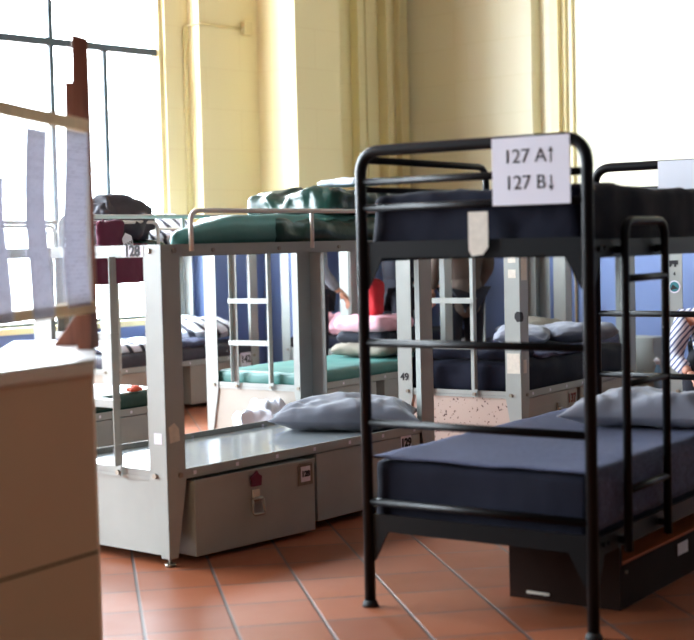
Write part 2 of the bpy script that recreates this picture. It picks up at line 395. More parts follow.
# ---------------------------------------------------------------- grey steel bunks
def leg(parent, x, y, sx, sy, top=1.305, w=.104, wb=.048):
    def poly(o, s): return [(o, .035), (o+s*wb, .035), (o+s*w, .34), (o+s*w, top), (o, top)]
    mb = MB().prism(poly(y, sy), 'x', x, x+sx*.005).prism(poly(x, sx), 'y', y, y+sy*.005)
    l = mb.build('leg', 'grey', parent, bevel=.001)
    f = MB().tube([(x+sx*.028, y+sy*.028, .0), (x+sx*.028, y+sy*.028, .012)], .022, 12)
    f.tube([(x+sx*.028, y+sy*.028, .012), (x+sx*.028, y+sy*.028, .05)], .008, 8)
    f.build('foot', 'bolt', l)
    for z in (.37, 1.28):
        b = MB()
        b.tube([(x, y+sy*.07, z), (x-sx*.009, y+sy*.07, z)], .011, 10); b.build('bolt', 'bolt', l)
        b = MB()
        b.tube([(x+sx*.07, y, z), (x+sx*.07, y-sy*.009, z)], .011, 10); b.build('bolt', 'bolt', l)
    return l
RAILZ = 1.44
def guard(parent, y, x0, x1, n=3, name='guard_rail'):
    sgn = -1 if y < .3 else 1
    yy = y + sgn*.012
    g = MB().tube(rounded([(x0, yy, 1.275), (x0, yy, RAILZ), (x1, yy, RAILZ), (x1, yy, 1.275)], .05), .0105, 10)
    for i in range(1, n-1):
        x = x0+(x1-x0)*i/(n-1); g.tube([(x, yy, 1.275), (x, yy, RAILZ)], .009, 8)
    return g.build(name, 'tube', parent)
def latch(parent, x, z, fancy=False, y=-.02):
    l = MB().box(x-.018, x+.018, y-.012, y, z-.02, z+.02).build('latch', 'tape' if fancy else 'bolt', parent, bevel=.002)
    MB().tube(rounded([(x-.03, y-.016, z-.02), (x-.038, y-.024, z-.085), (x+.038, y-.024, z-.085), (x+.03, y-.016, z-.02)], .02), .006, 8).tube([(x-.03, y-.014, z-.02), (x+.03, y-.014, z-.02)], .009, 8).build('pull_ring', 'bolt', l)
    if fancy:
        MB().prism([(x-.026, z+.035), (x+.026, z+.035), (x+.03, z+.075), (x+.012, z+.085), (x+.004, z+.10), (x-.012, z+.085), (x-.028, z+.075)], 'y', y-.014, y-.001).build('hasp', 'maroon', l)
    return l
def bunk(loc, rz, L=1.8, Wd=.84, label='', rails=(1, 1), ladder=True, drawers=((.14, .88), (.96, 1.7)), end_mat='grey', drawer_mat='grey', plat='plat', ladder_y=(.22, .56)):
    t = empty('metal_bunk_bed', loc, rz, label, 'bunk bed', 'grey steel bunk beds in the dormitory')
    for x, sx in ((0, 1), (L, -1)):
        for y, sy in ((0, 1), (Wd, -1)): leg(t, x, y, sx, sy)
    i = .006
    for zt, nm in ((1.305, 'upper_frame'), (.39, 'lower_frame')):
        h = .05 if nm[0] == 'u' else .042
        f = MB(); e = .005
        f.box(i, L-i, i, i+e, zt-h, zt).box(i, L-i, Wd-i-e, Wd-i, zt-h, zt).box(i, i+e, i, Wd-i, zt-h, zt).box(L-i-e, L-i, i, Wd-i, zt-h, zt)
        for y0_, y1_ in ((i, i+.03), (Wd-i-.03, Wd-i)): f.box(i, L-i, y0_, y1_, zt-h, zt-h+.004)
        fr = f.build(nm, 'grey', t)
        if nm == 'lower_frame':
            for k in range(7):
                x = .16 + k*(L-.32)/6
                MB().box(x-.008, x+.008, i-.0015, i+e+.0015, zt-.029, zt-.013).build('slot', 'paper', fr)
                if k % 2: MB().box(x-.008, x+.008, Wd-i-e-.0015, Wd-i+.0015, zt-.029, zt-.013).build('slot', 'paper', fr)
        else:
            for k in range(4):
                x = .3+k*(L-.6)/3
                MB().tube([(x, i, zt-.027), (x, i-.006, zt-.027)], .009, 8).build('rivet', 'bolt', fr)
    MB().box(i, L-i, i+.004, Wd-i-.004, .362, .366).build('platform', plat, t)
    MB().box(i, L-i, i+.004, Wd-i-.004, 1.268, 1.272).build('upper_deck', 'grey', t)
    MB().box(.012, .018, .03, Wd-.03, .045, .35).build('end_panel', end_mat, t)
    MB().box(L-.018, L-.012, .03, Wd-.03, .045, .35).build('end_panel', end_mat, t)
    MB().box(.02, L-.02, Wd-.03, Wd-.025, .045, .35).build('back_panel', end_mat, t)
    ds = []
    for (x0, x1) in drawers:
        ds.append(MB().box(x0, x1, .012, Wd*.8, .035, .345).build('drawer', drawer_mat, t, bevel=.003))
    if rails[0]: guard(t, 0, .16, L-.16)
    if rails[1]: guard(t, Wd, .16, L-.16)
    if ladder:
        ld = None
        y0_, y1_ = ladder_y
        m = MB()
        for y, sy in ((y0_, 1), (y1_, -1)):
            k = MB().prism([(y, .40), (y+sy*.012, .352), (y+sy*.034, .352), (y+sy*.040, .40), (y+sy*.040, 1.26), (y, 1.26)], 'x', -.012, -.007)
            k.box(-.045, -.008, y, y+sy*.004, .40, 1.26)
            s = k.build('ladder_stile', 'grey', t)
            MB().tube([(-.012, y+sy*.02, .37), (-.022, y+sy*.02, .37)], .011, 10).build('bolt', 'bolt', s)
        for z in (.67, .945):
            MB().box(-.048, -.008, y0_-.006, y1_+.006, z-.004, z+.004).box(-.052, -.048, y0_-.006, y1_+.006, z-.028, z+.004).build('rung', 'grey', t)
    return t, ds
def plate(parent, m, w, h, txt, size, bg='paper', ink='ink', name='number_tag', border=None, bold=.002):
    # a small plate with a number; m: frame matrix whose z axis points outward
    if border:
        b = MB().box(-w*.78, w*.78, -h*.72, h*.72, -.0005, .002).build('tag_holder', border, parent); b.matrix_local = m
        m = m @ Matrix.Translation((0, 0, .0025))
    o = MB().box(-w/2, w/2, -h/2, h/2, 0, .001).build(name, bg, parent); o.matrix_local = m
    if txt: text_obj(txt, size, ink, o, Matrix.Translation((0, 0, .002)), bold=bold)
    return o

G1A = R(50.5)
g1, d1 = bunk((-.736, 5.68, 0), G1A, 1.825, .80, 'nearest grey steel bunk bed with a bare shiny lower platform and number 128 tags', drawers=((.93, 1.72),), ladder_y=(.26, .6))
# drawer 128, pushed in crooked
dr = MB().box(0, .70, 0, .55, .022, .335).build('drawer', 'grey', g1, bevel=.003); dr.location = (.14, -.010, 0); dr.rotation_euler.z = R(-3.5)
MB().box(.0, .70, -.004, 0, .32, .34).build('drawer_lip', 'grey', dr)
latch(dr, .335, .235, True, y=-.002)
plate(dr, SIDE(.64, .28, -.002), .058, .068, '128', .034, border='khaki')
plate(d1[0], SIDE(1.60, .312, .010), .085, .075, '129', .055, bold=.003)
MB().box(1.45, 1.55, .008, .0115, .28, .288).build('tape_strip', 'tape', d1[0])
plate(g1, END(.165, 1.28, -.001), .13, .046, '128', .062, bold=.003)
pt = MB().prism([(.02, .505), (.075, .51), (.07, .56), (.045, .585), (.015, .57)], 'y', -.0015, 0).build('paint_patch', 'tape', g1)
MB().box(-.0015, 0, .025, .07, .50, .545).build('tape_patch', 'paper', g1)

G2A = R(54.5)
g2, d2 = bunk((-.264, 9.06, 0), G2A, 1.80, .85, 'grey steel bunk bed with a green lower mattress, its ladder facing us behind bunk 128', end_mat='cream', drawers=((.12, .8), (.9, 1.6)), ladder_y=(.265, .595))
g3, d3 = bunk((1.018, 8.36, 0), R(55.5), 1.70, .86, 'grey steel bunk bed with navy bedding, a speckled end panel and leg marked 49', end_mat='speckle', drawer_mat='cream', drawers=((.03, .78), (.83, 1.6)), ladder_y=(.29, .645))
latch(d3[0], .5, .26, y=.011)
plate(d3[0], SIDE(.70, .285, .0105), .09, .10, '137', .075, bg='cream', ink='redink', bold=.003)
text_obj('49', .062, 'ink', g3, END(.86-.05, .455, -.0015), bold=.002)
for z, h, w in ((1.2, .09, .05), (1.09, .05, .05), (.56, .12, .085)):
    MB().box(-.0015, 0, .05-w/2, .05+w/2, z-h/2, z+h/2).build('tape_patch', 'tape', g3)
MB().box(.02, .09, -.0015, 0, 1.05, 1.2).build('tape_patch', 'tape', g3); MB().box(.03, .07, -.0015, 0, .5, .58).build('tape_patch', 'tape', g3)
k = MB().prism([(.0, .81), (.02, .805), (.038, .83), (.035, .855), (.02, .868), (-.0, .865)], 'x', -.0016, 0); k.prism([(0, .805), (.03, .81), (.04, .83), (.03, .86), (0, .868)], 'y', -.0016, 0).build('sticker', 'ink', g3)
g4, d4 = bunk((-1.76, 10.6, 0), R(55.5), 1.78, .82, 'far grey bunk bed beside the window with rumpled grey bedding and number 142 tag', drawer_mat='cream', end_mat='cream', ladder=False, drawers=((.1, .76), (.9, 1.6)))
plate(g4, SIDE(1.585, .345, -.008), .135, .115, '142', .085, bold=.003)
g5, d5 = bunk((-.99-1.78*math.cos(R(54)), 8.34-1.78*math.sin(R(54)), 0), R(54), 1.78, .84, 'grey steel bunk bed at left with green lower mattress and a jacket heaped on top', end_mat='cream')
g6, d6 = bunk((.02, 12.05, 0), R(47), 1.70, .82, 'grey steel bunk bed with sunlit white legs standing behind the green mattress bunk', rails=(0, 0), ladder=False)
g9, d9 = bunk((1.69, 10.97, 0), R(55), 1.15, .82, 'grey steel bunk bed farthest back, its pale legs seen behind the navy bedding', rails=(0, 0), ladder=False, drawers=((.1, 1.0),))
g11, d11 = bunk((2.56, 7.97, 0), R(54), 1.7, .82, 'grey steel bunk bed at the right edge with a round sticker on its leg', ladder=False)
o = MB().tube([(-.001, .82-.055, .99), (-.003, .82-.055, .99)], .038, 20).build('round_sticker', 'paper', g11)
MB().tube([(-.003, .82-.055, .99), (-.0045, .82-.055, .99)], .030, 20).build('sticker_disc', 'teal', o)
MB().prism([(.82-.08, .98), (.82-.03, .97), (.82-.045, 1.005), (.82-.065, .99)], 'x', -.006, -.0045).build('sticker_mark', 'ink', o)
text_obj('ISF', .045, 'ink', g11, END(.82-.05, 1.125, -.0015), bold=.004, name='lettering')
text_obj('4', .035, 'ink', g11, END(.82-.055, 1.065, -.0015), name='lettering')

def onb(b, x, y, z=0):                                   # a point in a bunk's own frame
    return Matrix.Translation(b.location) @ Matrix.Rotation(b.rotation_euler.z, 4, 'Z') @ Vector((x, y, z))
def slab(name, b, x0, x1, y0, y1, z, h, material, label, cat, **k):
    o = soft(name, material, None, x1-x0, y1-y0, h, onb(b, (x0+x1)/2, (y0+y1)/2, z), b.rotation_euler.z, **k)
    return tag(o, label, cat)
# mattresses and bedding on the grey bunks
def fold(u, v, w): return 0
m1 = slab('mattress', g1, .07, 1.72, .03, .82, 1.273, .155, 'green', 'green vinyl mattress lying on the top deck of the nearest grey bunk', 'mattress', amp=.008, freq=4, sq=.06, n=(40, 20, 6))
for v in m1.data.vertices:              # its far corner is folded under, so the end runs slantwise
    u = (v.co.x+.825)/1.65; w = (v.co.y+.395)/.79
    v.co.x += (1-u)**2*w*.95; v.co.z *= 1-.45*max(0, 1-u*4)
slab('mattress_flap', g1, .70, 1.66, .012, .30, 1.285, .125, 'dgreen', 'dark green folded flap of vinyl hanging at the guard rail on the top deck', 'mattress cover', amp=.022, freq=7, sq=.05, seed=3)
vb = slab('vinyl_bag', g1, 1.12, 1.80, .05, .58, 1.42, .125, 'dgreen', 'crumpled shiny dark green vinyl bag piled on the top green mattress', 'bag', amp=.04, freq=6, sq=.035, seed=5, n=(44, 26, 8))
slab('folded_sheet', g1, 1.48, 1.70, .2, .45, 1.575, .035, 'white', 'small pale blue white cloth tucked on top of the dark green bag', 'cloth', amp=.015, freq=8, sq=.02, n=(12, 12, 3))
slab('mattress', g2, .03, 1.77, .03, .82, .367, .10, 'green', 'pale green mattress on the lower deck of the bunk behind bunk 128', 'mattress', amp=.008, sq=.03)
slab('mattress', g2, .03, 1.77, .03, .82, 1.273, .10, 'green', 'green mattress on the top deck of the bunk behind bunk 128', 'mattress', amp=.008, sq=.03)
slab('mattress', g5, .03, 1.75, .03, .81, .367, .11, 'dgreen', 'dark green mattress on the lower deck of the left bunk, glaring in window light', 'mattress', amp=.005, sq=.03)
slab('mattress', g3, .03, 1.67, .012, .845, .367, .20, 'navy', 'dark navy mattress on the lower deck of the bunk marked 49', 'mattress', amp=.018, freq=7, sq=.06)
slab('blanket', g3, .30, 1.2, .02, .80, .562, .035, 'bluegrey', 'blue grey blanket spread over the navy mattress of the bunk marked 49', 'blanket', amp=.02, freq=7, sq=.02, seed=2)
slab('dark_blanket', g3, .06, .34, .06, .80, .562, .07, 'navy', 'rolled navy blanket at the ladder end of the bunk marked 49', 'blanket', amp=.02, freq=7, sq=.035, seed=4, n=(14, 18, 5))
for j, (x, y, z, rot, m, lb) in enumerate(((1.0, .5, .585, 20, 'pillow2', 'pale grey pillow at left on the navy bed behind the black bunk'), (1.35, .28, .585, -35, 'pillow2', 'grey creased pillow at right on the navy bed behind the black bunk'), (1.42, .62, .60, 10, 'khaki', 'khaki crumpled cloth at the far end of the navy bed'))):
    o = soft('pillow' if j < 2 else 'crumpled_cloth', m, None, .52, .36, .14, onb(g3, x, y, z), g3.rotation_euler.z+R(rot), amp=.025, freq=7, sq=.07, dome=.5, seed=j+8); tag(o, lb, 'pillow' if j < 2 else 'cloth')
slab('mattress', g4, .03, 1.75, .01, .79, .367, .13, 'jacket', 'grey mattress on the lower deck of the far window bunk', 'mattress', amp=.01, sq=.05)
slab('blanket', g4, .1, 1.0, .05, .75, .49, .07, 'print', 'black and white rumpled blanket on the far window bunk', 'blanket', amp=.04, freq=5, sq=.04, seed=6)
slab('blanket', g4, .75, 1.3, .02, .7, .495, .05, 'bluegrey', 'blue grey sheet thrown across the far window bunk', 'blanket', amp=.03, freq=6, sq=.03, seed=16)
slab('pillow', g4, 1.12, 1.7, .1, .75, .50, .20, 'print', 'large striped pillow at the head of the far window bunk', 'pillow', amp=.03, freq=6, sq=.1, dome=.5, seed=7)
slab('patterned_bedding', g4, .45, 1.35, .05, .7, 1.273, .27, 'print', 'heap of black and white patterned bedding on the top deck by the window', 'bedding', amp=.06, freq=5, sq=.12, dome=.6, seed=11)
slab('mattress', g6, .03, 1.66, .03, .79, .367, .12, 'navy', 'dark mattress on the lower deck of the bunk with sunlit legs', 'mattress', amp=.01, sq=.05)
slab('mattress', g9, .03, 1.1, .03, .79, .367, .14, 'bluegrey', 'blue grey mattress on the farthest bunk behind the navy bed', 'mattress', amp=.01, sq=.05)
slab('pillow', g9, .1, .55, .15, .7, .508, .13, 'white', 'white pillow on the farthest bunk behind the navy bed', 'pillow', amp=.02, freq=7, sq=.06, dome=.5, seed=14)
slab('mattress', g11, .03, 1.66, .03, .79, .367, .10, 'navy', 'navy mattress on the lower deck of the bunk at the right edge', 'mattress', amp=.01, sq=.04)
# grey pillow on the bare platform, gathered at its left end
def pillow(name, material, loc, rz, sx, sy, h, label, seed=0, gather=.0, tilt=0):
    mb = MB(); nx, ny = 44, 30; vs = []; fs = []
    for sgn in (1, -1):
        for i in range(nx+1):
            for j in range(ny+1):
                u, v = 2*i/nx-1, 2*j/ny-1
                k = max(0, (1-abs(u)**2.4))**.55*max(0, (1-abs(v)**2.4))**.55
                x = u*sx/2*(1-.09*(1-abs(u))*0-.07*(v*v < 2)*(1-v*v)*abs(u)**3*-1*0)
                x = sx/2*u*(1-.10*(1-v*v)*u*u); y = sy/2*v*(1-.14*(1-u*u)*v*v)
                g = 1-gather*max(0, -u)**1.5
                y *= g
                z = h*.5*k*(1 + .0)
                q = Vector((x*6+seed, y*6, sgn*2.0)); z += (noise.noise(q)*.022 + noise.noise(q*2.3)*.012 + (.5-abs(noise.noise(Vector((x*14+y*5+seed, y*6-x*3, 1)))))*.022)*min(1, k*1.6)
                z += gather*.03*math.sin(v*16)*max(0, -u)**2*k
                z = max(z, .004)
                zz = sgn*z if sgn > 0 else -z*.55
                vs.append((x, y, zz+h*.275))
        b = 0 if sgn > 0 else (nx+1)*(ny+1)
        for i in range(nx):
            for j in range(ny):
                a = b+i*(ny+1)+j; fs.append((a, a+ny+1, a+ny+2, a+1) if sgn > 0 else (a, a+1, a+ny+2, a+ny+1))
    N = (nx+1)*(ny+1)
    ring = [i*(ny+1) for i in range(nx+1)] + [nx*(ny+1)+j for j in range(1, ny+1)] + [i*(ny+1)+ny for i in range(nx-1, -1, -1)] + [j for j in range(ny-1, 0, -1)]
    for k in range(len(ring)):
        a, c = ring[k], ring[(k+1) % len(ring)]; fs.append((a, c, c+N, a+N))
    mb.add(vs, fs, True)
    o = mb.build(name, material, loc=loc, rz=rz); o.rotation_euler.x = tilt; return tag(o, label, 'pillow')
pillow('pillow', 'pillow', (-.02, 7.13, .366), R(-2), .76, .52, .195, 'grey creased pillow lying on the bare platform of the nearest grey bunk', 2, .55)
# crumpled plastic behind the platform
o = soft('plastic_bundle', 'white', None, .34, .22, .13, onb(g1, .95, 1.02, 0)+Vector((0, 0, .0)), .3, amp=.05, freq=9, sq=.06, dome=.5, seed=21)
o.location = onb(g2, -.16, .24, 0); o.scale = (1, 1, 1); o['label'] = 'crumpled white plastic bundle in front of the end panel below the green bed'; o['category'] = 'bundle'
o.scale.z = 2.0
# orange item on the edge of the left bunk
o = soft('orange_pouch', 'orange', None, .10, .05, .03, onb(g5, 1.45, .05, .477), g5.rotation_euler.z, amp=.012, freq=20, sq=.015, n=(8, 6, 3)); tag(o, 'small orange pouch on the green mattress edge of the left bunk', 'pouch')

# jacket heap and maroon bag on the left bunk
slab('jacket', g5, 1.25, 1.72, .02, .50, 1.273, .32, 'jacket', 'dark padded jacket heaped on the top deck of the left bunk', 'jacket', amp=.07, freq=6, sq=.12, dome=.6, seed=31)
slab('green_blanket', g5, 1.5, 1.74, .02, .5, 1.273, .06, 'dgreen', 'folded dark green blanket end on the top deck of the left bunk', 'blanket', amp=.015, freq=8, sq=.03, seed=33, n=(12, 14, 4))
bgx = empty('tote_bag', onb(g5, 1.28, -.055, 1.10), g5.rotation_euler.z, 'maroon fabric bag with a white tag hanging from the guard rail of the left bunk', 'bag')
o = soft('bag_body', 'maroon', bgx, .44, .075, .22, (0, 0, 0), 0, amp=.012, freq=8, sq=.035)
o = soft('bag_top', 'maroon', bgx, .20, .05, .15, (-.08, 0, .20), 0, amp=.012, freq=12, sq=.025, n=(12, 6, 8))
MB().tube(rounded([(-.14, 0, .32), (-.13, .0, .375), (.0, .0, .375), (0, 0, .32)], .03), .006, 8).build('strap', 'maroon', bgx)
o = MB().prism([(-.035, .0), (.035, .0), (.04, .08), (.0, .11), (-.035, .085)], 'y', -.002, 0).build('tag', 'paper', bgx); o.location = (.02, -.045, .175); o.rotation_euler.y = R(-18)
text_obj('WXX', .028, 'ink', o, SIDE(0, .045, -.003), name='lettering')

# ---------------------------------------------------------------- black bunk 127
BA = .9654
bk = empty('black_bunk_bed', (.05967, 5.0118, 0), 0, 'large black tubular steel bunk bed with navy mattresses and paper sign 127', 'bunk bed')
# local frame: x along the length, y towards the window side; origin at the near right post
Wk, Lk = .8635, 1.93
bk.location = Vector((.05967, 5.0118, 0)) + Vector((math.sin(BA), -math.cos(BA), 0))*Wk; bk.rotation_euler.z = BA
rt = .0185
def end_panel(x, far=False):
    o = MB().tube(rounded([(x, 0, .02), (x, 0, 1.61), (x, Wk, 1.61), (x, Wk, .02)], .085, 8), rt+.0015, 14).build('end_frame', 'black', bk)
    for z, r in ((1.503, .013), (1.412, .013), (.940, .014), (.658, .014), (.377, .014)):
        MB().tube([(x, .01, z), (x, Wk-.01, z)], r, 12).build('crossbar', 'black', o)
    for y in (0, Wk):
        MB().tube([(x, y, 0), (x, y, .012), (x, y, .024)], .026, 14, radii=[.03, .027, .021]).build('foot_cap', 'rubber', o)
    return o
e1 = end_panel(0); e2 = end_panel(Lk)
for z0, z1, nm in ((1.225, 1.285, 'upper_side_rail'), (.262, .325, 'lower_side_rail')):
    for y in (0, Wk):
        r = MB().box(.02, Lk-.02, y-.004, y+.004, z0, z1).box(.02, Lk-.02, y, y+(.035 if y < .4 else -.035), z0, z0+.005)
        o = r.build(nm, 'black', bk)
        for x in (.075, .11): MB().tube([(x, y-.004, (z0+z1)/2), (x, y-.013, (z0+z1)/2)], .010, 10).build('bolt', 'black', o)
    for x in (0, Lk):
        r = MB().box(x-.004, x+.004, .02, Wk-.02, z0+.012, z1+.01).build(nm.replace('side', 'end'), 'black', bk)
    # gussets below the rails
    for y, sy in ((0, 1), (Wk, -1)):
        MB().prism([(y, z0+.014), (y+sy*.085, z0+.014), (y+sy*.03, z0-.09), (y, z0-.12)], 'x', -.003, .003).build('gusset', 'black', bk)
        MB().prism([(0, z0), (.085, z0), (.045, z0-.09), (.0, z0-.13)], 'y', y-.003, y+.003).build('gusset', 'black', bk)
    sl = MB()
    for i in range(12): sl.box(.1+i*.155, .13+i*.155, .01, Wk-.01, z0+.005, z0+.012)
    sl.build('slat', 'black', bk)
# side guard at the window side
for y, x1 in ((Wk, .90),):
    MB().tube(rounded([(0, y, 1.583), (x1, y, 1.583), (x1, y, 1.27)], .06), .013, 12).tube([(0, y, 1.478), (x1, y, 1.478)], .011, 10).build('guard_rail', 'black', bk)
# ladder on the near side
lx0, lx1, ly = .205, .545, -.035
ldr = MB().tube(rounded([(lx0, ly, .25), (lx0, ly, 1.345), (lx1, ly, 1.345), (lx1, ly, .25)], .06, 7), .0145, 12).build('ladder', 'black', bk)
for z in (.453, .805, 1.154): MB().tube([(lx0, ly, z), (lx1, ly, z)], .0125, 12).build('rung', 'black', ldr)
for z in (1.25, .29):
    for x in (lx0, lx1): MB().box(x-.012, x+.012, ly, -.003, z-.012, z+.012).build('hook', 'black', ldr)
# paper signs
def sign(x, y0, y1, z0, z1, lines, printed_=False):
    o = MB().box(x-.0225, x-.021, -y1, -y0, z0, z1)
    s = o.build('paper_sign', 'printed' if printed_ else 'paper', bk) if False else None
    m = MB().box(-(y1-y0)/2, (y1-y0)/2, -(z1-z0)/2, (z1-z0)/2, 0, .001).build('paper_sign', 'printed' if printed_ else 'paper', bk)
    m.matrix_local = END((y0+y1)/2, (z0+z1)/2, x-.0235)
    return m
def eyz(px, py):                       # a point of the near end panel seen at (px, py)
    r = (px-347); v = py-320
    f = 1424.4; fw = Vector((0, math.cos(PITCH), -math.sin(PITCH))); up0 = Vector((0, math.sin(PITCH), math.cos(PITCH))); r0 = Vector((1, 0, 0))
    rr = math.cos(ROLL)*r0+math.sin(ROLL)*up0; uu = -math.sin(ROLL)*r0+math.cos(ROLL)*up0
    d = fw*f + rr*r - uu*v
    nrm = Vector((math.cos(BA), math.sin(BA), 0)); t = (nrm.dot(Vector(bk.location))-.024)/nrm.dot(d)
    P = d*t + Vector((0, 0, EYE)); loc = P-Vector(bk.location)
    return loc.dot(Vector((-math.sin(BA), math.cos(BA), 0))), P.z
ya, za = eyz(491.5, 139); yb, zb = eyz(570.5, 203)
sg = sign(0, yb, ya, zb, za, None)
hh = za-zb; ww = ya-yb
for txt, fz, up in (('127 A', .21, True), ('127 B', -.18, False)):
    text_obj(txt, .064, 'ink', sg, Matrix.Translation((-.07*ww, fz*hh, .0015)), bold=0, name='lettering')
    ax = ww*.262; ay = fz*hh; s = 1 if up else -1
    a = MB().box(ax-.002, ax+.002, ay-.022, ay+.022, .001, .002)
    a.prism([(ax-.009, ay+s*.012), (ax+.009, ay+s*.012), (ax, ay+s*.027)], 'z', .001, .0022)
    a.build('arrow', 'ink', sg)
MB().box(-ww/2, ww/2, -.0008, .0008, .001, .0013).build('fold_line', 'printed', sg)
ya, za = eyz(467.5, 212); yb, zb = eyz(488, 256)
m = MB().prism([(-yb, za), (-ya, za), (-ya-.0, zb+.02), (-ya+.012, zb), (-yb-.02, zb+.005), (-yb, zb+.03)], 'z', 0, .001).build('hanging_paper', 'tape', bk)
m.matrix_local = END(0, 0, -.02)
# sign on the far end
m = MB().box(-.17, .17, -.07, .07, 0, .001).build('paper_sign', 'printed', bk); m.matrix_local = END(.375, 1.555, Lk-.023)
def slabk(name, x0, x1, y0, y1, z, h, material, label, cat, **k):
    o = soft(name, material, None, x1-x0, y1-y0, h, onb(bk, (x0+x1)/2, (y0+y1)/2, z), BA, **k); return tag(o, label, cat)
slabk('mattress', .025, 1.90, .02, .845, 1.24, .225, 'navy', 'thick navy mattress on the upper berth of the black bunk', 'mattress', amp=.014, freq=5, sq=.035, n=(60, 30, 9), seed=40)
slabk('mattress', .025, 1.90, .02, .845, .277, .245, 'navy', 'navy mattress on the lower berth of the black bunk', 'mattress', amp=.008, freq=5, sq=.012, n=(50, 24, 8), seed=41)
# grey blanket with a hanging near side
def blanket():
    mb = MB(); nx, ny = 60, 34; vs = []; fs = []
    x0, x1 = .015, 1.9; z = .531
    prof = []
    for j in range(ny+1):
        t = j/ny
        s = t*(.84+.17)
        if s < .84: prof.append((.85-s, z, 0))
        else: prof.append((.006-.004*math.sin((s-.84)*20), z-.012-(s-.84), 1))
    for i in range(nx+1):
        x = x0+(x1-x0)*i/nx
        for (y, zz, hang) in prof:
            q = Vector((x*5, y*5, zz*5)); dz = noise.noise(q)*.006 + noise.noise(q*3)*.003
            dyy = noise.noise(Vector((x*9, 3, zz*3)))*.008 if hang else 0
            drop = 0
            if hang and x < .25: drop = 0
            vs.append((x + (0 if not hang else 0), y+dyy-(.004 if hang else 0), zz+dz+(0 if hang else 0)))
    for i in range(nx):
        for j in range(ny):
            a = i*(ny+1)+j; fs.append((a, a+1, a+ny+2, a+ny+1))
    mb.add(vs, fs, True); o = mb.build('blanket', 'bluegrey', loc=bk.location, rz=BA)
    s = o.modifiers.new('s', 'SOLIDIFY'); s.thickness = .006; s.offset = 1
    return tag(o, 'blue grey woven blanket spread over the lower berth of the black bunk', 'blanket')
blanket()
pillow('pillow', 'pillow2', onb(bk, 1.20, .30, .54), R(-20), .68, .42, .17, 'pale grey pillow lying on the blue grey blanket of the black bunk', 9, .1)

# storage box under the black bunk
bx = empty('under_bed_box', onb(bk, .365, .07, 0), BA, 'dark brown wooden storage box standing on the tiles under the black bunk', 'box')
MB().box(0, .02, 0, .43, .0, .245).build('end_board', 'wbox', bx)
MB().box(1.3, 1.32, 0, .43, .0, .245).build('end_board', 'wbox', bx)
MB().box(.02, 1.3, 0, .018, .0, .155).box(.02, 1.3, -.004, 0, .145, .155).build('front_board', 'wbox', bx)
MB().box(.02, 1.3, .41, .43, .0, .245).build('back_board', 'owood', bx)
MB().box(.02, 1.3, .018, .41, .0, .012).build('bottom_board', 'owood', bx)
MB().prism([(.0, .156), (.41, .205), (.41, .215), (.0, .166)], 'x', .02, 1.3).build('lid', 'owood', bx)
MB().box(-.004, 0, .27, .36, .02, .03).build('handle_strip', 'tape', bx)
MB().tube([(.04, -.004, .13), (.04, -.01, .13)], .006, 8).build('screw', 'bolt', bx)
plate(bx, SIDE(.565, .115, -.006), .10, .045, '', .04, bg='printed')

# ---------------------------------------------------------------- counter and display board at the left front
P = [(-.67, 3.79), (-.81, 4.6), (-1.06, 4.6), (-.975, 3.95), (-1.6, 3.2), (-1.2, 2.9)]
ct = empty('counter_cabinet', (-.963, 3.9, 0), 0, 'tan cabinet with a white glossy top in the blurred left foreground', 'cabinet')
cx, cy = -.95, 3.9
def loc(pts, s=0):
    m = Vector((sum(p[0] for p in pts)/len(pts), sum(p[1] for p in pts)/len(pts)))
    return [(q[0]-cx, q[1]-cy) for q in pts]
MB().prism(loc(P), 'z', .02, .955).build('body', 'tan', ct, bevel=.004)
MB().prism(loc(P), 'z', .0, .02).build('plinth', 'wbox', ct)
Po = [(-.662, 3.784), (-.805, 4.61), (-1.068, 4.61), (-.985, 3.955), (-1.62, 3.2), (-1.195, 2.885)]
MB().prism(loc(Po), 'z', .957, .995).build('top_edge', 'edge', ct, bevel=.006)
MB().prism(loc(Po), 'z', .9955, 1.0).build('countertop', 'counter', ct, bevel=.001)
mb = MB()
# drawer seam: a dark groove strip standing 1 mm proud of the front
d = Vector((P[0][0]-P[5][0], P[0][1]-P[5][1], 0)).normalized(); nr = Vector((d.y, -d.x, 0))
A0 = Vector((P[5][0]-cx, P[5][1]-cy, 0)); A1 = Vector((P[0][0]-cx, P[0][1]-cy, 0))
for z0, z1 in ((.478, .484),):
    vs = [A0+nr*.0005+Vector((0, 0, z0)), A1+nr*.0005+Vector((0, 0, z0)), A1+nr*.0005+Vector((0, 0, z1)), A0+nr*.0005+Vector((0, 0, z1))]
    vs += [v+nr*.0012 for v in vs]
    mb.add(vs, [(0, 1, 2, 3), (4, 5, 6, 7), (0, 1, 5, 4), (1, 2, 6, 5), (2, 3, 7, 6), (3, 0, 4, 7)])
mb.build('drawer_seam', 'wbox', ct)

BD = math.atan2(.98, .176)
db = empty('display_board', (-.757, 4.2, 1.0), BD, 'wood framed clear display board with hanging printed sheets on the cabinet top', 'display board')
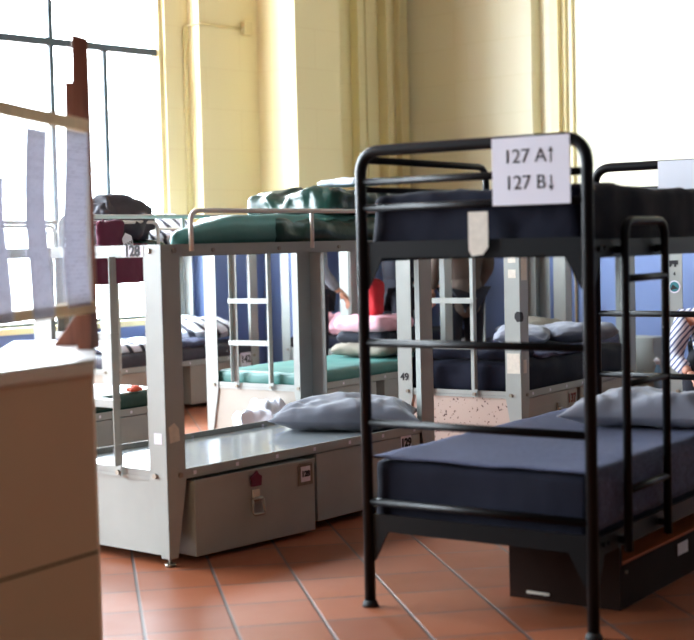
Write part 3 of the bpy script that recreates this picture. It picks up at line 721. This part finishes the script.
# local x runs away from the camera; board spans x -1.0..0
MB().box(-1.1, .012, -.012, .012, .635, .672).build('top_bar', 'pine', db, bevel=.004)
MB().box(-1.1, .02, -.014, .014, .105, .14).build('bottom_bar', 'pine', db, bevel=.004)
MB().box(-1.1, -.002, -.003, .003, .14, .635).build('acrylic_sheet', 'acrylic', db)
MB().box(-.008, .0, -.010, .010, .14, .635).build('side_strip', 'tube', db)
MB().prism([(-.06, 0), (.02, 0), (.0, .105), (-.05, .105)], 'y', -.02, .02).build('foot', 'wood', db)
MB().box(-1.08, -1.0, -.02, .02, 0, .105).build('foot', 'wood', db)
def xb(px):           # local x on the board at image column px
    r = (px-347)/1424.4; ux, uy = math.cos(BD), math.sin(BD); return (r*4.2+.757)/(ux-r*uy)
for px0, px1, z0, z1, seed in ((-30, 5, .03, .40, 1), (25, 47, .03, .535, 2), (63, 86, .05, .545, 3)):
    xa, xb_ = xb(px0), xb(px1); mb = MB(); vs = []; fs = []
    for i in range(9):
        for j in range(13):
            u = i/8; v = j/12; x = xa+(xb_-xa)*u + .005*math.sin(v*4+seed); z = .08+z0+(z1-z0)*v
            vs.append((x, -.012-.006*math.sin(v*5+seed)-.004, z))
    for i in range(8):
        for j in range(12): a = i*13+j; fs.append((a, a+13, a+14, a+1))
    mb.add(vs, fs, True); o = mb.build('printed_sheet', 'thin', db); s = o.modifiers.new('s', 'SOLIDIFY'); s.thickness = .0004
# reddish wooden post behind the board
ps = empty('easel_post', (-.80, 4.36, 1.0), R(5), 'reddish brown wooden easel post rising behind the display board', 'easel')
MB().prism([(-.022, .0), (.036, .0), (.034, .93), (-.014, .945), (-.022, .60)], 'y', -.012, .012).build('post', 'wood', ps, bevel=.003)
MB().prism([(-.045, .10), (-.015, .10), (-.012, .80), (-.04, .80)], 'y', -.008, .010).build('side_post', 'wood', ps, bevel=.003)
MB().prism([(-.10, .0), (.03, .0), (.03, .13), (.0, .13)], 'y', -.02, -.013).build('base_board', 'wood', ps, bevel=.002)

# ---------------------------------------------------------------- footlocker and bottle at the back right
o = MB().box(-.11, .11, -.16, .16, 0, .44).build('footlocker', 'grey', loc=(2.53, 12.15, 0), rz=R(47), bevel=.006)
tag(o, 'small grey metal locker standing near the blue wall behind the navy bed', 'locker')
bt = empty('plastic_bottle', (2.53, 11.6, 0), 0, 'pale blue plastic bottle with a white cap standing on the tiles by the locker', 'bottle')
MB().tube([(0, 0, 0), (0, 0, .01), (0, 0, .18), (0, 0, .23), (0, 0, .245)], .03, 16, radii=[.028, .034, .034, .016, .014]).build('bottle_body', 'bottle', bt)
MB().tube([(0, 0, .245), (0, 0, .27), (-.02, 0, .29)], .015, 12, radii=[.017, .02, .022]).build('cap', 'paper', bt)

# ---------------------------------------------------------------- people
def skinmesh(name, material, parent, verts, edges, radii, root=0, sub=2):
    me = bpy.data.meshes.new(name); me.from_pydata([tuple(v) for v in verts], edges, [])
    o = bpy.data.objects.new(name, me); C.objects.link(o)
    sk = o.modifiers.new('skin', 'SKIN'); sk.use_smooth_shade = True
    for i, r in enumerate(radii):
        rr = r if isinstance(r, tuple) else (r, r); me.skin_vertices[0].data[i].radius = rr
    me.skin_vertices[0].data[root].use_root = True
    ss = o.modifiers.new('sub', 'SUBSURF'); ss.levels = sub; ss.render_levels = sub
    dg = bpy.context.evaluated_depsgraph_get(); dg.update()
    nm = bpy.data.meshes.new_from_object(o.evaluated_get(dg)); C.objects.unlink(o); bpy.data.objects.remove(o)
    nm.materials.clear(); nm.materials.append(M[material])
    for p in nm.polygons: p.use_smooth = True
    return nm
def merge(meshes, name, material, parent):
    bm = bmesh.new()
    for m in meshes: bm.from_mesh(m)
    me = bpy.data.meshes.new(name); bm.to_mesh(me); bm.free(); me.materials.append(M[material])
    for p in me.polygons: p.use_smooth = True
    return link(bpy.data.objects.new(name, me), parent)
def hand_mesh(wrist, direction, up):
    d = Vector(direction).normalized(); u = Vector(up); u = (u-d*u.dot(d)).normalized(); s = d.cross(u)
    out = []
    V = [wrist, wrist+d*.04, wrist+d*.085]; out.append(skinmesh('h', 'skin', None, V, [(0, 1), (1, 2)], [(.026, .02), (.036, .016), (.036, .014)]))
    for k, (off, ln) in enumerate(((-.028, .066), (-.0095, .078), (.0095, .073), (.027, .058))):
        a = wrist+d*.07+s*off; b = wrist+d*.095+s*off*1.1; c = b+(d*.85-u*.35).normalized()*ln*.5; e = c+(d*.5-u*.8).normalized()*ln*.5
        out.append(skinmesh('f', 'skin', None, [a, b, c, e], [(0, 1), (1, 2), (2, 3)], [.009, .009, .0085, .007]))
    a = wrist+d*.025-s*.02; b = a+(d*.6-s*.8).normalized()*.035; c = b+(d*.9-s*.3-u*.3).normalized()*.032
    out.append(skinmesh('t', 'skin', None, [a, b, c], [(0, 1), (1, 2)], [.012, .010, .008]))
    return out
def person(loc, rz, label, J, top, pants, hem=None):
    # J: joint positions; body is one continuous skin, clothes are children
    t = empty('person', loc, rz, label, 'person'); t.scale = (.95, .95, .95)
    J = {k: Vector(v) for k, v in J.items()}
    order = ['pelvis', 'waist', 'chest', 'neck', 'head0', 'lsh', 'lel', 'lwr', 'rsh', 'rel', 'rwr', 'lhip', 'lkn', 'lan', 'rhip', 'rkn', 'ran', 'ltoe', 'rtoe']
    rad = [(.13, .10), (.125, .09), (.15, .10), (.055, .055), (.05, .05), .055, .042, .026, .055, .042, .026, .085, .058, .038, .085, .058, .038, .03, .03]
    E = [('pelvis', 'waist'), ('waist', 'chest'), ('chest', 'neck'), ('neck', 'head0'), ('chest', 'lsh'), ('lsh', 'lel'), ('lel', 'lwr'), ('chest', 'rsh'), ('rsh', 'rel'), ('rel', 'rwr'),
         ('pelvis', 'lhip'), ('lhip', 'lkn'), ('lkn', 'lan'), ('pelvis', 'rhip'), ('rhip', 'rkn'), ('rkn', 'ran'), ('lan', 'ltoe'), ('ran', 'rtoe')]
    ix = {k: i for i, k in enumerate(order)}
    ms = [skinmesh('b', 'skin', None, [J[k] for k in order], [(ix[a], ix[b]) for a, b in E], rad)]
    # head with face
    bm = bmesh.new(); bmesh.ops.create_uvsphere(bm, u_segments=28, v_segments=20, radius=1)
    hc = J['head']; fx = J['look'].normalized(); side = fx.cross(Vector((0, 0, 1))).normalized(); hu = side.cross(fx)
    for v in bm.verts:
        p = v.co.copy()
        y = p.y; z = p.z; x = p.x
        w = .074*(1-.18*max(0, -z)); dd = .095*(1-.12*max(0, -z))
        nose = .022*math.exp(-((x/.16)**2))*math.exp(-(((z+.12)/.2)**2)) if y > 0 else 0
        eye = -.010*math.exp(-(((abs(x)-.38)/.17)**2))*math.exp(-(((z-.06)/.14)**2)) if y > 0 else 0
        lip = .006*math.exp(-((x/.28)**2))*math.exp(-(((z+.50)/.08)**2)) if y > 0 else 0
        v.co = hc + side*(x*w) + fx*(y*dd+nose+eye+lip) + hu*(z*.118)
    hm = bpy.data.meshes.new('h'); bm.to_mesh(hm); bm.free(); ms.append(hm)
    for sd in (-1, 1):
        c = hc+side*sd*.074; ms.append(skinmesh('e', 'skin', None, [c+hu*.025, c, c-hu*.03], [(0, 1), (1, 2)], [(.012, .008), (.012, .008), (.008, .006)]))
    for k, e, dn in (('lwr', 'lel', 'lu'), ('rwr', 'rel', 'ru')):
        ms += hand_mesh(J[k], J[k]-J[e], J.get(dn, Vector((0, 0, 1))))
    merge(ms, 'body', 'skin', t)
    # eyes
    for sd in (-1, 1):
        b = bmesh.new(); bmesh.ops.create_uvsphere(b, u_segments=10, v_segments=8, radius=.009)
        me = bpy.data.meshes.new('eye'); b.to_mesh(me); b.free(); me.materials.append(M['ink'])
        o = link(bpy.data.objects.new('eye', me), t); o.location = hc+side*sd*.028+fx*.082+hu*.008
    # hair cap
    bm = bmesh.new(); bmesh.ops.create_uvsphere(bm, u_segments=24, v_segments=16, radius=1)
    for v in bm.verts:
        p = v.co.copy(); p.z = max(p.z, .22 if p.y > .2 else -.35)
        v.co = hc + side*(p.x*.083) + fx*(p.y*.098-.008) + hu*(p.z*.122+.01)
    me = bpy.data.meshes.new('hair'); bm.to_mesh(me); bm.free(); me.materials.append(M['hair'])
    for q in me.polygons: q.use_smooth = True
    link(bpy.data.objects.new('hair', me), t)
    # clothes
    k = ['pelvis', 'waist', 'chest', 'neck', 'lsh', 'lel', 'lwr', 'rsh', 'rel', 'rwr']; g = {n: i for i, n in enumerate(k)}
    V = [J[n].copy() for n in k]; V[3] = J['chest'].lerp(J['neck'], .7)
    V[6] = J['lel'].lerp(J['lwr'], .88); V[9] = J['rel'].lerp(J['rwr'], .88)
    sm = skinmesh('s', top, None, V, [(g['pelvis'], g['waist']), (g['waist'], g['chest']), (g['chest'], g['neck']), (g['chest'], g['lsh']), (g['lsh'], g['lel']), (g['lel'], g['lwr']), (g['chest'], g['rsh']), (g['rsh'], g['rel']), (g['rel'], g['rwr'])],
                  [(.165, .13), (.155, .12), (.175, .13), (.08, .08), .075, .06, .045, .075, .06, .045])
    parts = [sm]; hem = hem or (J['pelvis'].z-.09 if J['lkn'].z < .51 and J['pelvis'].z > .8 else None)
    if hem:
        c = J['pelvis'].copy(); parts.append(skinmesh('k', top, None, [J['waist'].copy(), c, Vector((c.x, c.y, hem))], [(0, 1), (1, 2)], [(.155, .125), (.178, .142), (.185, .15)] if hem > .6 else [(.15, .12), (.175, .14), (.14, .12)]))
    merge(parts, 'shirt', top, t)
    k = ['pelvis', 'lhip', 'lkn', 'lan', 'rhip', 'rkn', 'ran']; V = [J[n].copy() for n in k]
    sm = skinmesh('p', pants, None, V, [(0, 1), (1, 2), (2, 3), (0, 4), (4, 5), (5, 6)], [(.155, .12), .105, .078, .058, .105, .078, .058])
    merge([sm], 'trousers', pants, t)
    for s_ in 'lr':
        a, b = J[s_+'an'], J[s_+'toe']
        sh = skinmesh('sh', 'shoe', None, [Vector((a.x, a.y, .05)), a.lerp(b, .5)*1, Vector((b.x, b.y, .04))], [(0, 1), (1, 2)], [(.048, .045), (.05, .04), (.045, .034)])
        merge([sh], 'shoe', 'shoe', t)
    return t
stand = dict(pelvis=(0, 0, .96), waist=(0, 0, 1.12), chest=(0, .0, 1.34), neck=(0, .0, 1.50), head0=(0, .01, 1.58), head=(0, .03, 1.645), look=(0, 1, -.1),
             lsh=(-.19, 0, 1.43), lel=(-.24, .02, 1.14), lwr=(-.20, .18, .95), rsh=(.19, 0, 1.43), rel=(.24, .02, 1.14), rwr=(.20, .18, .95),
             lhip=(-.09, 0, .90), lkn=(-.10, .02, .50), lan=(-.10, -.01, .09), rhip=(.09, 0, .90), rkn=(.10, .02, .50), ran=(.10, -.01, .09), ltoe=(-.12, .14, .045), rtoe=(.12, .14, .045))
def pxy(px, d): return ((px-347)/1424.4*d, d, 0)
person(pxy(464, 11.1), R(20), 'person standing with back turned in a long brown jacket behind the ladder', stand, 'brown', 'darkcl', hem=.70)
person(pxy(398, 11.45), R(-70), 'person in dark navy clothes standing behind the bunk leg marked 49', dict(stand, lwr=(-.12, .26, 1.0), rwr=(.14, .26, 1.02)), 'darkcl', 'darkcl')
person(pxy(316, 11.55), R(-80), 'person in a grey top standing behind the tall leg left of the black bunk', dict(stand, lwr=(-.20, .22, .98)), 'greycl', 'darkcl')
# bundles of cloth on the green bunk and on the bunk beyond it
for x, y, z, sx, sy, h, m, nm, ct_, lb in (
        (1.38, .40, .47, .52, .50, .10, 'khaki', 'folded_cloth', 'cloth', 'pale brown folded cloth lowest in the pile on the pale green mattress'),
        (1.40, .42, .555, .44, .44, .10, 'darkcl', 'dark_towel', 'towel', 'dark towel between the pink blanket and the brown cloth on the green mattress'),
        (1.36, .40, .645, .46, .44, .12, 'pink', 'pink_blanket', 'blanket', 'pink blanket topping the pile at the far end of the pale green mattress')):
    o = soft(nm, m, None, sx, sy, h, onb(g2, x, y, z), g2.rotation_euler.z, amp=.02, freq=8, sq=.05, dome=.2, seed=3); tag(o, lb, ct_)
o = soft('red_bag', 'red', None, .15, .14, .27, onb(g2, 1.40, .44, .755), g2.rotation_euler.z, amp=.02, freq=8, sq=.05, seed=3, n=(10, 10, 12)); tag(o, 'red cloth bag standing on the pink blanket behind the black bunk post', 'bag')
for x, y, z, m, nm, lb in ((.22, .2, .487, 'pink', 'folded_cloth', 'pink cloth lying on the dark mattress behind the tall grey leg'), (.2, .55, .487, 'pink', 'folded_cloth', 'pink and white cloth beside the sunlit bunk leg')):
    o = soft(nm, m, None, .34, .26, .2, onb(g6, x, y, z), g6.rotation_euler.z, amp=.03, freq=9, sq=.06, dome=.3, seed=x*9); tag(o, lb, 'cloth')
# seated, bent forward at the right edge
seat = dict(pelvis=(0, 0, .61), waist=(0, .10, .70), chest=(0, .26, .84), neck=(0, .38, .92), head0=(0, .43, .95), head=(0, .50, .97), look=(0, .8, -.6),
            lsh=(-.18, .30, .86), lel=(-.25, .38, .62), lwr=(-.14, .56, .55), rsh=(.18, .30, .86), rel=(.25, .38, .62), rwr=(.14, .56, .55),
            lhip=(-.09, .02, .60), lkn=(-.12, .44, .50), lan=(-.12, .42, .09), rhip=(.09, .02, .60), rkn=(.12, .44, .50), ran=(.12, .42, .09), ltoe=(-.13, .56, .045), rtoe=(.13, .56, .045))
person(onb(g11, .17, .57, 0), R(163), 'person in a blue and white striped shirt sitting bent forward at the right edge', seat, 'stripe', 'darkcl', hem=.53)
